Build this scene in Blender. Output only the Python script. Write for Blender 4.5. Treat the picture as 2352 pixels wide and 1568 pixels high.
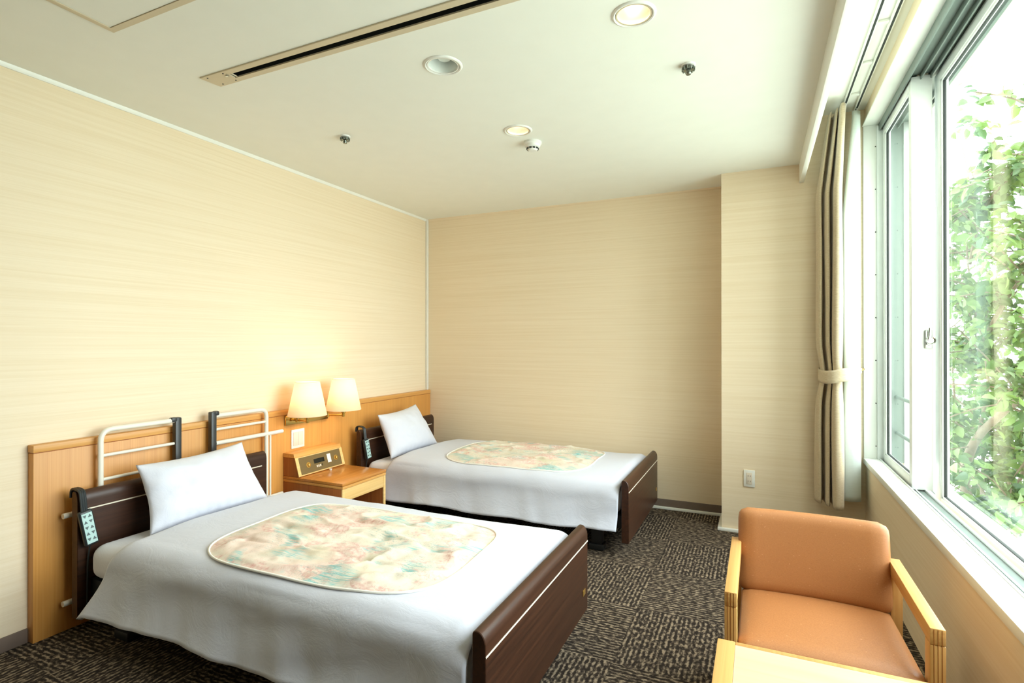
import bpy, bmesh, math, random
from mathutils import Vector, Matrix, noise

for o in list(bpy.data.objects):
    bpy.data.objects.remove(o)
S = bpy.context.scene
COL = S.collection
R = math.radians

# ------------------------------------------------------------------ camera, world, exposure
cam_d = bpy.data.cameras.new('camera')
cam = bpy.data.objects.new('camera', cam_d)
COL.objects.link(cam)
cam.location = (2.916, -4.396, 1.308)
cam.rotation_euler = (R(90.19), 0, R(24.553))
cam_d.sensor_width = 36
cam_d.lens = 1238.7 / 2352 * 36
cam_d.clip_start = 0.02
S.camera = cam

WORLD_L = 13.2
world = bpy.data.worlds.new('overcast_sky')
S.world = world
world.use_nodes = True
bg = world.node_tree.nodes['Background']
# bright overcast above the horizon, dimmer greenish ground light below it
_w = world.node_tree
_tc = _w.nodes.new('ShaderNodeTexCoord'); _sx = _w.nodes.new('ShaderNodeSeparateXYZ')
_mr = _w.nodes.new('ShaderNodeMapRange'); _cr = _w.nodes.new('ShaderNodeValToRGB')
_mr.inputs[1].default_value = -.35; _mr.inputs[2].default_value = .35
_cr.color_ramp.elements[0].color = (.52, .57, .52, 1); _cr.color_ramp.elements[1].color = (.95, .99, 1.03, 1)
_w.links.new(_tc.outputs['Generated'], _sx.inputs[0]); _w.links.new(_sx.outputs['Z'], _mr.inputs[0])
_w.links.new(_mr.outputs[0], _cr.inputs[0]); _w.links.new(_cr.outputs[0], bg.inputs[0])
bg.inputs[1].default_value = WORLD_L

S.view_settings.view_transform = 'Standard'
S.view_settings.look = 'None'
S.view_settings.gamma = 1
S.view_settings.exposure = 0.0
S.view_settings.use_curve_mapping = False
S.cycles.max_bounces = 10
S.cycles.diffuse_bounces = 6
S.cycles.transparent_max_bounces = 24
S.cycles.caustics_reflective = False
S.cycles.caustics_refractive = False
S.cycles.sample_clamp_indirect = 6
S.cycles.use_denoising = True

# daylight portal in the window opening (guides sky sampling, gives off nothing itself)
pl = bpy.data.lights.new('window_portal', 'AREA')
pl.shape = 'RECTANGLE'; pl.size = 2.12; pl.size_y = 3.25
pl.cycles.is_portal = True
po = bpy.data.objects.new('window_portal', pl); COL.objects.link(po)
po.location = (3.86, -1.965, 1.64); po.rotation_euler = (0, R(90), 0)

# ------------------------------------------------------------------ materials
def lin(c):
    return tuple(((v/255)/12.92 if v/255 <= .04045 else ((v/255+.055)/1.055)**2.4) for v in c)

class NT:
    def __init__(self, name):
        self.m = bpy.data.materials.new(name); self.m.use_nodes = True
        self.t = self.m.node_tree
        self.b = self.t.nodes['Principled BSDF']
        self.out = self.t.nodes['Material Output']
    def n(self, kind, **kw):
        nd = self.t.nodes.new('ShaderNode' + kind)
        for k, v in kw.items():
            if k.startswith('i_'):
                key = k[2:]
                key = int(key) if key.isdigit() else key.replace('_', ' ')
                nd.inputs[key].default_value = v
            else:
                setattr(nd, k, v)
        return nd
    def l(self, a, b): self.t.links.new(a, b)
    def coords(self, scale=(1, 1, 1), rot=(0, 0, 0), obj=True):
        tc = self.n('TexCoord'); mp = self.n('Mapping')
        mp.inputs['Scale'].default_value = scale; mp.inputs['Rotation'].default_value = rot
        self.l(tc.outputs['Object' if obj else 'Generated'], mp.inputs['Vector'])
        return mp.outputs['Vector']
    def noise(self, vec, scale=1, detail=2, rough=.5, dist=0):
        nd = self.n('TexNoise'); nd.inputs['Scale'].default_value = scale
        nd.inputs['Detail'].default_value = detail; nd.inputs['Roughness'].default_value = rough
        nd.inputs['Distortion'].default_value = dist
        self.l(vec, nd.inputs['Vector']); return nd.outputs['Fac']
    def ramp(self, fac, stops, interp='LINEAR'):
        r = self.n('ValToRGB'); cr = r.color_ramp; cr.interpolation = interp
        while len(cr.elements) < len(stops): cr.elements.new(.5)
        for e, (p, c) in zip(cr.elements, stops):
            e.position = p; e.color = tuple(c)[:3] + (1,) if not isinstance(c, (int, float)) else (c, c, c, 1)
        self.l(fac, r.inputs[0]); return r.outputs[0]
    def mix(self, fac, a, b, mode='MIX'):
        m = self.n('MixRGB'); m.blend_type = mode
        if isinstance(fac, (int, float)): m.inputs[0].default_value = fac
        else: self.l(fac, m.inputs[0])
        for i, v in ((1, a), (2, b)):
            if isinstance(v, tuple): m.inputs[i].default_value = v[:3] + (1,)
            else: self.l(v, m.inputs[i])
        return m.outputs[0]
    def bump(self, h, strength=.2, dist=.01):
        b = self.n('Bump'); b.inputs['Strength'].default_value = strength; b.inputs['Distance'].default_value = dist
        self.l(h, b.inputs['Height']); self.l(b.outputs[0], self.b.inputs['Normal'])
    def base(self, c, rough=.5, metal=0, spec=.5):
        if isinstance(c, tuple): self.b.inputs['Base Color'].default_value = c[:3] + (1,)
        else: self.l(c, self.b.inputs['Base Color'])
        self.b.inputs['Roughness'].default_value = rough; self.b.inputs['Metallic'].default_value = metal
        self.b.inputs['Specular IOR Level'].default_value = spec
        return self

def plain(name, rgb, rough=.5, metal=0, spec=.5, var=.06, bump=0, scale=30):
    t = NT(name); c = lin(rgb)
    f = t.noise(t.coords(), scale, 3)
    d = tuple(max(0, v*(1-var)) for v in c)
    t.base(t.ramp(f, [(.3, d), (.7, c)]), rough, metal, spec)
    if bump: t.bump(f, bump, .004)
    return t.m

def wood(name, dark, light, axis='z', rough=.4, spec=.4, fine=90):
    t = NT(name)
    sc = {'x': (1.2, fine, fine), 'y': (fine, 1.2, fine), 'z': (fine, fine, 1.2)}[axis]
    f = t.noise(t.coords(sc), 1, 4, .6, .3)
    sc2 = tuple(v*.12 for v in sc)
    g = t.noise(t.coords(sc2), 1, 2, .5, 1.0)
    c = t.ramp(f, [(.25, lin(dark)), (.7, lin(light))])
    c2 = t.ramp(g, [(.2, .86), (.8, 1.0)])
    t.base(t.mix(1, c, c2, 'MULTIPLY'), rough, 0, spec)
    t.bump(f, .08, .002)
    return t.m

def wallpaper(name, dark, light):
    t = NT(name)
    f = t.noise(t.coords((1.6, 1.6, 190)), 1, 3, .65, .1)
    g = t.noise(t.coords((.5, .5, 75)), 1, 2, .5)
    c = t.mix(.45, t.ramp(f, [(.3, lin(dark)), (.62, lin(light))]), t.ramp(g, [(.35, lin(dark)), (.6, lin(light))]))
    t.base(c, .75, 0, .2)
    t.bump(f, .12, .002)
    return t.m

def carpet():
    t = NT('carpet_tile')
    v = t.coords()
    ch = t.n('TexChecker'); ch.inputs['Scale'].default_value = 2.0
    ad = t.n('VectorMath'); ad.operation = 'ADD'; ad.inputs[1].default_value = (0.13, 0.21, 0.25)
    t.l(v, ad.inputs[0]); t.l(ad.outputs[0], ch.inputs['Vector'])
    def rows(axis):
        al, ac = 38, 70
        f = t.noise(t.coords((al, ac, 1) if axis == 'Y' else (ac, al, 1)), 1, 2, .6)
        sx = t.n('SeparateXYZ'); t.l(v, sx.inputs[0])
        k = t.n('Math'); k.operation = 'MULTIPLY'; k.inputs[1].default_value = 2*math.pi/.0205; t.l(sx.outputs[axis], k.inputs[0])
        sn = t.n('Math'); sn.operation = 'SINE'; t.l(k.outputs[0], sn.inputs[0])
        ma = t.n('Math'); ma.operation = 'MULTIPLY_ADD'; ma.inputs[1].default_value = .085; t.l(sn.outputs[0], ma.inputs[0]); t.l(f, ma.inputs[2])
        return ma.outputs[0]
    a, b = rows('Y'), rows('X')
    m = t.n('Mix'); m.data_type = 'FLOAT'
    t.l(ch.outputs['Fac'], m.inputs[0]); t.l(a, m.inputs[2]); t.l(b, m.inputs[3])
    fine = t.noise(t.coords((400, 400, 1)), 1, 1)
    c = t.ramp(m.outputs[0], [(.42, lin((46, 39, 34))), (.53, lin((84, 73, 62))), (.66, lin((152, 135, 113)))])
    c = t.mix(1, c, t.ramp(fine, [(.3, .7), (.7, 1.0)]), 'MULTIPLY')
    t.base(c, .95, 0, .1)
    t.bump(m.outputs[0], .5, .006)
    return t.m

def cloth(name, rgb, weave=900, var=.05, rough=.85, sheen=.15, wrinkle=.16):
    t = NT(name); c = lin(rgb)
    f = t.noise(t.coords((weave, weave, weave)), 1, 1)
    g = t.noise(t.coords((6, 6, 6)), 1, 2)
    col = t.mix(.5, t.ramp(f, [(.3, tuple(v*(1-var) for v in c)), (.7, c)]), t.ramp(g, [(.3, tuple(v*(1-var) for v in c)), (.7, c)]))
    t.base(col, rough, 0, .2)
    t.b.inputs['Sheen Weight'].default_value = sheen
    w = t.noise(t.coords((7, 11, 9)), 1, 5, .62, .9)
    t.bump(w, wrinkle, .02)
    return t.m

def floral():
    t = NT('floral_print')
    v = t.coords()
    cream = t.ramp(t.noise(t.coords((5, 7, 5)), 1, 3), [(.35, lin((220, 212, 194))), (.5, lin((228, 221, 206))), (.66, lin((212, 205, 180)))])
    # coordinates wobbled so that nothing in the print is regular
    nz = t.n('TexNoise'); nz.inputs['Scale'].default_value = 14; nz.inputs['Detail'].default_value = 2; t.l(v, nz.inputs['Vector'])
    sc_ = t.n('VectorMath'); sc_.operation = 'SCALE'; sc_.inputs['Scale'].default_value = .075; t.l(nz.outputs['Color'], sc_.inputs[0])
    wv = t.n('VectorMath'); wv.operation = 'ADD'; t.l(v, wv.inputs[0]); t.l(sc_.outputs[0], wv.inputs[1])
    # pale pink washes
    wash = t.ramp(t.noise(t.coords((3.4, 4.2, 3)), 1, 2, .5, .4), [(.50, 0.0), (.66, .6)])
    c0 = t.mix(wash, cream, lin((232, 204, 194)))
    # clusters of small blossoms with darker outlines
    cl = t.ramp(t.noise(t.coords((5.2, 6.5, 4)), 1, 3, .6, .5), [(.50, 0.0), (.58, .85)])
    vo = t.n('TexVoronoi'); vo.inputs['Scale'].default_value = 40; t.l(wv.outputs[0], vo.inputs['Vector'])
    petal = t.mix(.5, t.ramp(vo.outputs['Distance'], [(.05, lin((204, 140, 134))), (.3, lin((226, 184, 176))), (.6, lin((232, 214, 200)))]),
                  t.ramp(t.noise(t.coords((70, 80, 60)), 1, 2), [(.35, lin((206, 148, 140))), (.62, lin((236, 216, 204)))]))
    c = t.mix(cl, c0, petal)
    ve = t.n('TexVoronoi'); ve.feature = 'DISTANCE_TO_EDGE'; ve.inputs['Scale'].default_value = 26; t.l(wv.outputs[0], ve.inputs['Vector'])
    ol = t.ramp(ve.outputs['Distance'], [(.0, .5), (.045, 0.0)])
    f0 = t.n('Math'); f0.operation = 'MULTIPLY'; t.l(cl, f0.inputs[0]); t.l(ol, f0.inputs[1])
    c = t.mix(f0.outputs[0], c, lin((190, 132, 122)))
    # aqua washes and brush strokes, running diagonally
    ms = t.ramp(t.noise(t.coords((4.4, 5.4, 5)), 1, 2, .5, .8), [(.52, 0.0), (.60, 1.0)])
    st = t.noise(t.coords((8, 150, 6), (0, 0, R(-32))), 1, 2, .6, .4)
    sk = t.ramp(st, [(.40, .18), (.50, .30), (.56, 1.0)])
    f1 = t.n('Math'); f1.operation = 'MULTIPLY'; t.l(ms, f1.inputs[0]); t.l(sk, f1.inputs[1])
    c = t.mix(f1.outputs[0], c, lin((148, 196, 194)))
    # deeper teal fine lines
    ln = t.noise(t.coords((9, 46, 9), (0, 0, R(24))), 1, 4, .6, 1.6)
    lk = t.ramp(ln, [(.485, 0.0), (.5, 1.0), (.515, 0.0)])
    mk = t.ramp(t.noise(t.coords((3.7, 4.6, 3)), 1.2, 1), [(.50, 0.0), (.58, .85)])
    f2 = t.n('Math'); f2.operation = 'MULTIPLY'; t.l(lk, f2.inputs[0]); t.l(mk, f2.inputs[1])
    c = t.mix(f2.outputs[0], c, lin((84, 152, 152)))
    # ochre and rose pencil lines
    l3 = t.noise(t.coords((30, 14, 9), (0, 0, R(-60))), 1, 3, .6, 2.0)
    k3 = t.ramp(l3, [(.49, 0.0), (.5, .5), (.51, 0.0)])
    c = t.mix(k3, c, lin((188, 150, 120)))
    t.base(c, .8, 0, .2)
    t.b.inputs['Sheen Weight'].default_value = .1
    return t.m

def mixmat(name, build):
    t = NT(name); t.t.nodes.remove(t.b); build(t); return t.m

def glass_mat(name, tint=(.96, 1, .985), refl=.06):
    def b(t):
        tr = t.n('BsdfTransparent'); tr.inputs[0].default_value = tint + (1,)
        gl = t.n('BsdfGlossy'); gl.inputs['Roughness'].default_value = .02; gl.inputs[0].default_value = (1, 1, 1, 1)
        fr = t.n('LayerWeight'); fr.inputs['Blend'].default_value = .12
        mu = t.n('Math'); mu.operation = 'MULTIPLY_ADD'; mu.inputs[1].default_value = .2; mu.inputs[2].default_value = refl*.5
        t.l(fr.outputs['Fresnel'], mu.inputs[0])
        m = t.n('MixShader'); t.l(mu.outputs[0], m.inputs[0]); t.l(tr.outputs[0], m.inputs[1]); t.l(gl.outputs[0], m.inputs[2])
        t.l(m.outputs[0], t.out.inputs[0])
    return mixmat(name, b)

def thin_cloth(name, rgb, trans=.5):
    def b(t):
        c = lin(rgb)
        f = t.noise(t.coords((10, 10, 700)), 1, 2)
        col = t.ramp(f, [(.3, tuple(v*.93 for v in c)), (.7, c)])
        df = t.n('BsdfDiffuse'); tl = t.n('BsdfTranslucent'); t.l(col, df.inputs[0]); t.l(col, tl.inputs[0])
        m = t.n('MixShader'); m.inputs[0].default_value = trans
        t.l(df.outputs[0], m.inputs[1]); t.l(tl.outputs[0], m.inputs[2]); t.l(m.outputs[0], t.out.inputs[0])
    return mixmat(name, b)

def leaf_mat(name, dark, light, trans=.35):
    def b(t):
        oi = t.n('NewGeometry')
        r = t.n('ValToRGB'); cr = r.color_ramp
        cr.elements[0].color = lin(dark) + (1,); cr.elements[1].color = lin(light) + (1,)
        t.l(oi.outputs['Random Per Island'], r.inputs[0])
        p = t.n('BsdfPrincipled'); p.inputs['Roughness'].default_value = .45; p.inputs['Specular IOR Level'].default_value = .35
        t.l(r.outputs[0], p.inputs['Base Color'])
        tl = t.n('BsdfTranslucent')
        br = t.mix(1, r.outputs[0], (1.0, 1.0, .55), 'MULTIPLY'); t.l(br, tl.inputs[0])
        m = t.n('MixShader'); m.inputs[0].default_value = trans
        t.l(p.outputs[0], m.inputs[1]); t.l(tl.outputs[0], m.inputs[2]); t.l(m.outputs[0], t.out.inputs[0])
    return mixmat(name, b)

def emit(name, rgb, strength):
    def b(t):
        e = t.n('Emission'); e.inputs[0].default_value = tuple(rgb) + (1,); e.inputs[1].default_value = strength
        t.l(e.outputs[0], t.out.inputs[0])
    return mixmat(name, b)

M = dict(
    paper=wallpaper('wallpaper', (226, 207, 176), (235, 219, 193)),
    ceiling=plain('ceiling_paint', (235, 236, 228), .9, spec=.1, var=.02, scale=8),
    carpet=carpet(),
    brown_base=plain('brown_vinyl', (112, 96, 86), .6),
    white=plain('white_plastic', (232, 232, 226), .45),
    paint=plain('white_gloss_paint', (238, 239, 232), .4, var=.05, scale=6),
    alu=plain('anodised_aluminium', (237, 241, 239), .35, .12, var=.05, scale=14),
    alu_dark=plain('track_aluminium', (118, 130, 124), .45, .3),
    gasket=plain('black_gasket', (30, 36, 34), .6),
    concrete_dark=plain('light_block_render', (176, 172, 160), .9, var=.15, bump=.3, scale=12),
    concrete=plain('concrete', (150, 155, 150), .9, var=.15, bump=.3, scale=24),
    oak=wood('oak_veneer', (206, 140, 66), (222, 160, 84), 'z', fine=170),
    oak_y=wood('oak_edge', (210, 146, 72), (228, 170, 96), 'y'),
    oak_red=wood('oak_shade_joint', (146, 82, 36), (168, 100, 48), 'z'),  # shade on the nightstand sides put into a darker oak; also dark joints
    oak_top=wood('oak_top', (186, 118, 50), (210, 144, 70), 'y', .22, .5),
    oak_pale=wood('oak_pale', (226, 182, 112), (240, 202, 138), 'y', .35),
    beech=wood('beech_arm', (198, 144, 80), (220, 172, 106), 'y', .35),
    beech_z=wood('beech_leg', (198, 144, 80), (220, 172, 106), 'z', .35),
    table_top=wood('pale_laminate', (206, 174, 144), (220, 192, 162), 'x', .3, .5, 40),
    walnut=wood('walnut_board', (42, 24, 15), (70, 41, 26), 'y', .36, .4, 60),
    inlay=plain('cream_inlay', (226, 216, 196), .5),
    black=plain('black_frame', (24, 25, 26), .5),
    dark_metal=plain('black_post', (44, 46, 48), .4),
    tube=plain('cream_enamel', (232, 226, 212), .35, var=.03),
    brass=plain('polished_brass', (214, 176, 96), .18, 1.0, var=.05),
    bronze=plain('bronze_plate', (132, 112, 74), .35, .5, var=.05),
    display=plain('dark_display', (16, 22, 20), .15),
    gold=plain('gold_plaque', (206, 164, 84), .3, .8),
    sheet=cloth('white_sheet', (222, 224, 233), var=.03),
    duvet=cloth('white_duvet_cover', (207, 211, 224), var=.03),
    pillow=cloth('white_pillowcase', (216, 218, 229), var=.03),
    floral=floral(),
    piping=cloth('white_piping', (238, 236, 228)),
    near_wall=plain('dim_bounce_brown', (150, 124, 96), .6),  # dark brown made up for the unseen wall, to cut its bounced light
    leather=None,
    drape=None,
    sheer=thin_cloth('white_lining', (226, 234, 230), .35),
    shade=thin_cloth('lamp_shade_fabric', (250, 236, 214), .55),
    glass=glass_mat('window_glass'),
    bulb=emit('warm_bulb', (1.0, .84, .66), 6),
    steel=plain('dull_steel', (140, 146, 138), .25, .9, var=.1),
    chrome=plain('chrome', (210, 214, 210), .15, 1.0, var=.05),
    reflector=plain('warm_reflector', (246, 232, 214), .3, .5, var=.02),
    white_refl=plain('white_reflector', (236, 240, 236), .25, .2, var=.02),
    lens=plain('frosted_lamp', (222, 232, 226), .2, var=.03),
    bark=plain('bark', (112, 97, 82), .9, var=.3, bump=.5, scale=40),
    leaf=leaf_mat('leaf_green', (42, 74, 42), (114, 140, 82), .3),
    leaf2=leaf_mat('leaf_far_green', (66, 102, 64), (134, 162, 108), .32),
    vent=plain('beige_enamel', (206, 192, 164), .5, var=.03),
    slot=plain('vent_black', (16, 22, 18), .8),
    key=plain('keypad_teal', (178, 208, 204), .4),
    keyg=plain('keypad_grey', (86, 100, 102), .4),
    casing=plain('handset_casing', (38, 44, 46), .4),
    pale=plain('pale_plate', (226, 214, 196), .4),
)
def leather():
    t = NT('tan_vinyl')
    f = t.noise(t.coords((240, 240, 900)), 1, 2)
    sp = t.ramp(t.noise(t.coords((90, 90, 200)), 1, 1), [(.74, 0.0), (.78, .35)])
    c = t.ramp(f, [(.3, lin((158, 103, 60))), (.7, lin((172, 116, 70)))])
    t.base(t.mix(sp, c, lin((220, 170, 130))), .42, 0, .45)
    t.bump(f, .15, .001)
    return t.m
M['leather'] = leather()
def drape():
    t = NT('beige_drape')
    f = t.noise(t.coords((60, 60, 420)), 1, 2)
    t.base(t.ramp(f, [(.3, lin((186, 168, 138))), (.7, lin((206, 190, 162)))]), .7, 0, .2)
    t.b.inputs['Sheen Weight'].default_value = .25
    t.bump(f, .1, .001)
    return t.m
M['drape'] = drape()

# ------------------------------------------------------------------ mesh helpers
def merge(bm, tmp, mat=None):
    if mat is not None: bmesh.ops.transform(tmp, matrix=mat, verts=tmp.verts)
    me = bpy.data.meshes.new('tmp'); tmp.to_mesh(me); tmp.free(); bm.from_mesh(me); bpy.data.meshes.remove(me)

def box(bm, x0, x1, y0, y1, z0, z1, bev=0, seg=2, mat=None):
    t = bmesh.new(); bmesh.ops.create_cube(t, size=1)
    for v in t.verts:
        v.co = Vector((x0 + (v.co.x+.5)*(x1-x0), y0 + (v.co.y+.5)*(y1-y0), z0 + (v.co.z+.5)*(z1-z0)))
    if bev: bmesh.ops.bevel(t, geom=list(t.edges), offset=bev, segments=seg, profile=.5, affect='EDGES')
    merge(bm, t, mat)

def tube(bm, pts, r, seg=12, caps=True, mat=None):
    t = bmesh.new(); pts = [Vector(p) for p in pts]; rr = r if isinstance(r, (list, tuple)) else [r]*len(pts)
    up = None; rings = []
    for i, p in enumerate(pts):
        d = (pts[min(i+1, len(pts)-1)] - pts[max(i-1, 0)]).normalized()
        if up is None:
            up = d.orthogonal().normalized()
        up = (up - d*up.dot(d)).normalized(); s = d.cross(up)
        rings.append([t.verts.new(p + (up*math.cos(2*math.pi*k/seg) + s*math.sin(2*math.pi*k/seg))*rr[i]) for k in range(seg)])
    for a, b in zip(rings, rings[1:]):
        for k in range(seg):
            t.faces.new((a[k], a[(k+1) % seg], b[(k+1) % seg], b[k]))
    if caps:
        t.faces.new(rings[0][::-1]); t.faces.new(rings[-1])
    bmesh.ops.recalc_face_normals(t, faces=t.faces)
    merge(bm, t, mat)

def smooth_path(pts, r=.05, n=6):
    pts = [Vector(p) for p in pts]; out = [pts[0]]
    for a, b, c in zip(pts, pts[1:], pts[2:]):
        u = (a-b); v = (c-b); k = min(r, u.length*.49, v.length*.49)
        p0 = b + u.normalized()*k; p1 = b + v.normalized()*k
        for i in range(n+1):
            s = i/n; out.append(p0*(1-s)**2 + b*2*s*(1-s) + p1*s*s)
    out.append(pts[-1]); return out

def lathe(bm, prof, seg=32, mat=None):
    t = bmesh.new(); rings = []
    for r, z in prof:
        if r < 1e-6: rings.append([t.verts.new((0, 0, z))])
        else: rings.append([t.verts.new((r*math.cos(2*math.pi*k/seg), r*math.sin(2*math.pi*k/seg), z)) for k in range(seg)])
    for a, b in zip(rings, rings[1:]):
        for k in range(seg):
            k2 = (k+1) % seg
            if len(a) == 1 and len(b) == 1: continue
            if len(a) == 1: t.faces.new((a[0], b[k], b[k2]))
            elif len(b) == 1: t.faces.new((a[k], a[k2], b[0]))
            else: t.faces.new((a[k], a[k2], b[k2], b[k]))
    bmesh.ops.recalc_face_normals(t, faces=t.faces)
    merge(bm, t, mat)

def prism(bm, outline, axis, a0, a1, bev=0, seg=2, mat=None):
    """outline: 2D points in the plane normal to axis; axis 'x': (y,z), 'y': (x,z), 'z': (x,y)"""
    t = bmesh.new()
    def P(p, a): return {'x': (a, p[0], p[1]), 'y': (p[0], a, p[1]), 'z': (p[0], p[1], a)}[axis]
    A = [t.verts.new(P(p, a0)) for p in outline]; B = [t.verts.new(P(p, a1)) for p in outline]
    t.faces.new(A); t.faces.new(B[::-1]); n = len(A)
    for i in range(n): t.faces.new((A[i], B[i], B[(i+1) % n], A[(i+1) % n]))
    bmesh.ops.recalc_face_normals(t, faces=t.faces)
    if bev: bmesh.ops.bevel(t, geom=list(t.edges), offset=bev, segments=seg, profile=.5, affect='EDGES', clamp_overlap=True)
    merge(bm, t, mat)

def grid(bm, nu, nv, f, closed_u=False):
    V = [[bm.verts.new(f(i/(nu if closed_u else nu-1) if True else 0, j/(nv-1))) for j in range(nv)] for i in range(nu)]
    for i in range(nu if closed_u else nu-1):
        for j in range(nv-1):
            a = V[i]; b = V[(i+1) % nu]
            bm.faces.new((a[j], b[j], b[j+1], a[j+1]))
    return V

def obj(name, bm, mat, parent=None, sharp=38, smooth=True, loc=None):
    for f in bm.faces: f.smooth = smooth
    if smooth:
        for e in bm.edges:
            if len(e.link_faces) == 2 and e.calc_face_angle(0) > R(sharp): e.smooth = False
    me = bpy.data.meshes.new(name); bm.to_mesh(me); bm.free()
    o = bpy.data.objects.new(name, me); COL.objects.link(o)
    me.materials.append(mat if not isinstance(mat, str) else M[mat])
    if parent is not None:
        o.parent = parent
        if parent.type == 'EMPTY': o.matrix_parent_inverse = Matrix.Translation(-parent.location)
    elif loc is not None:
        me.transform(Matrix.Translation(-Vector(loc))); o.location = loc
    return o

def tag(o, label=None, cat=None, group=None, kind=None):
    if label: o['label'] = label
    if cat: o['category'] = cat
    if group: o['group'] = group
    if kind: o['kind'] = kind
    return o

def thing(name, label, cat, loc=(0, 0, 0), group=None):
    o = bpy.data.objects.new(name, None); COL.objects.link(o); o.location = loc
    o.empty_display_size = .1
    return tag(o, label, cat, group)

def struct(name, bm, mat, **kw):
    return tag(obj(name, bm, mat, **kw), kind='structure')

def copy_tree(o, parent=None):
    c = o.copy(); COL.objects.link(c)
    if parent is not None:
        c.parent = parent; c.matrix_parent_inverse = o.matrix_parent_inverse.copy()
    for ch in list(o.children): copy_tree(ch, c)
    return c

def bx(name, mat, parent, *a, **k):
    b = bmesh.new(); box(b, *a, **k); return obj(name, b, mat, parent)

NB = bmesh.new
T = Matrix.Translation

# ------------------------------------------------------------------ room shell
CZ, PZ = 2.5, 2.80            # ceiling, curtain pocket ceiling
XW, XO = 3.535, 3.90          # window wall inner face, outer face
YC = -.335                    # column front
YN = -6.3                     # wall behind the camera
WY0, WY1 = YC, -3.60          # window opening
WZ0, WZ1 = .56, 2.70

b = NB(); box(b, -.15, XO, YN-.15, .15, -.12, 0); struct('floor', b, 'carpet')
b = NB(); box(b, -.15, 0, YN, .15, 0, 2.9); struct('wall_left', b, 'paper')
b = NB(); box(b, 0, XO, 0, .15, 0, 2.8); struct('wall_back', b, 'paper')
b = NB(); box(b, -.15, XO, YN-.15, YN, 0, 2.9); struct('wall_near', b, 'near_wall')
b = NB(); box(b, 2.68, XO, YC, 0, 0, PZ); struct('wall_column', b, 'paper')
b = NB()
box(b, XW, 3.69, YN, YC, 0, .545); box(b, 3.69, 3.82, YN, YC, 0, .455)
box(b, XW, XO, YN, YC, WZ1, 2.9)
box(b, XW, 3.69, YN, WY1, .545, WZ1); box(b, 3.69, 3.82, YN, WY1, .455, WZ1); box(b, 3.82, XO, YN, WY1, .452, WZ1)
struct('wall_right', b, 'paper')
b = NB(); box(b, 3.82, 3.968, YN, YC, -.2, .436)
struct('trim_1', b, 'concrete')
b = NB(); box(b, XO+.02, 7.2, -4.35, -4.1, -3, 4.2); struct('wall_light_block', b, 'concrete_dark')   # added wall, out of view, blocks sky light from the camera side

# ceiling with round holes for the downlights and a slot for the air outlet
DL = [(2.507, -2.44, .066), (1.693, -1.639, .066), (1.687, -2.418, .070)]
VX0, VX1, VY0, VY1 = .79, 3.0, -2.752, -2.720
b = NB()
holes = [(x-.12, x+.12, y-.12, y+.12) for x, y, r in DL] + [(VX0, VX1, VY0, VY1)]
xs = sorted({-.15, 3.165} | {h[i] for h in holes for i in (0, 1)})
ys = sorted({YN, .15} | {h[i] for h in holes for i in (2, 3)})
for x0, x1 in zip(xs, xs[1:]):
    for y0, y1 in zip(ys, ys[1:]):
        mx, my = (x0+x1)/2, (y0+y1)/2
        if any(h[0] < mx < h[1] and h[2] < my < h[3] for h in holes): continue
        b.faces.new([b.verts.new(p) for p in ((x0, y0, CZ), (x0, y1, CZ), (x1, y1, CZ), (x1, y0, CZ))])
for (x, y, r) in DL:
    n = 48
    def sq(a):
        c, s = math.cos(a), math.sin(a); k = .12/max(abs(c), abs(s)); return (x+c*k, y+s*k, CZ)
    for k in range(n):
        a0, a1 = 2*math.pi*(k-.0)/n, 2*math.pi*(k+1)/n
        b.faces.new([b.verts.new(p) for p in (sq(a0), sq(a1), (x+r*math.cos(a1), y+r*math.sin(a1), CZ), (x+r*math.cos(a0), y+r*math.sin(a0), CZ))])
bmesh.ops.remove_doubles(b, verts=b.verts, dist=1e-5)
bmesh.ops.recalc_face_normals(b, faces=b.faces)
box(b, -.15, XO, YN-.15, .15, PZ, PZ+.12)
struct('ceiling', b, 'ceiling')

b = NB(); box(b, 3.165, 3.192, YN, YC, 2.375, PZ, .002); struct('trim_2', b, 'paint')                   # curtain box valance
b = NB(); prism(b, [(0, 2.482), (.006, 2.482), (.012, 2.49), (.014, 2.5), (0, 2.5)], 'y', YN, 0); struct('trim_3', b, 'paint')
b = NB(); box(b, 0, .024, -.022, 0, .862, CZ, .003); struct('trim_4', b, 'white')                      # corner moulding
b = NB(); prism(b, [(0, 2.488), (0, 2.5), (-.010, 2.5), (-.006, 2.488)], 'x', .024, 2.68); struct('trim_5', b, 'paper')
b = NB(); box(b, 0, .009, YN, -3.127, 0, .062, .002); struct('baseboard_left', b, 'brown_base')
b = NB(); box(b, .05, 2.68, -.009, 0, .018, .075, .002); struct('baseboard_back', b, 'brown_base')
b = NB(); box(b, .05, 2.668, -.03, 0, 0, .018, .003)                                                    # flat cable cover
box(b, 2.654, 2.68, YC-.012, 0, 0, .02, .003)
box(b, 2.654, 2.80, YC-.026, YC, 0, .02, .003)
struct('trim_6', b, 'white')

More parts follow.
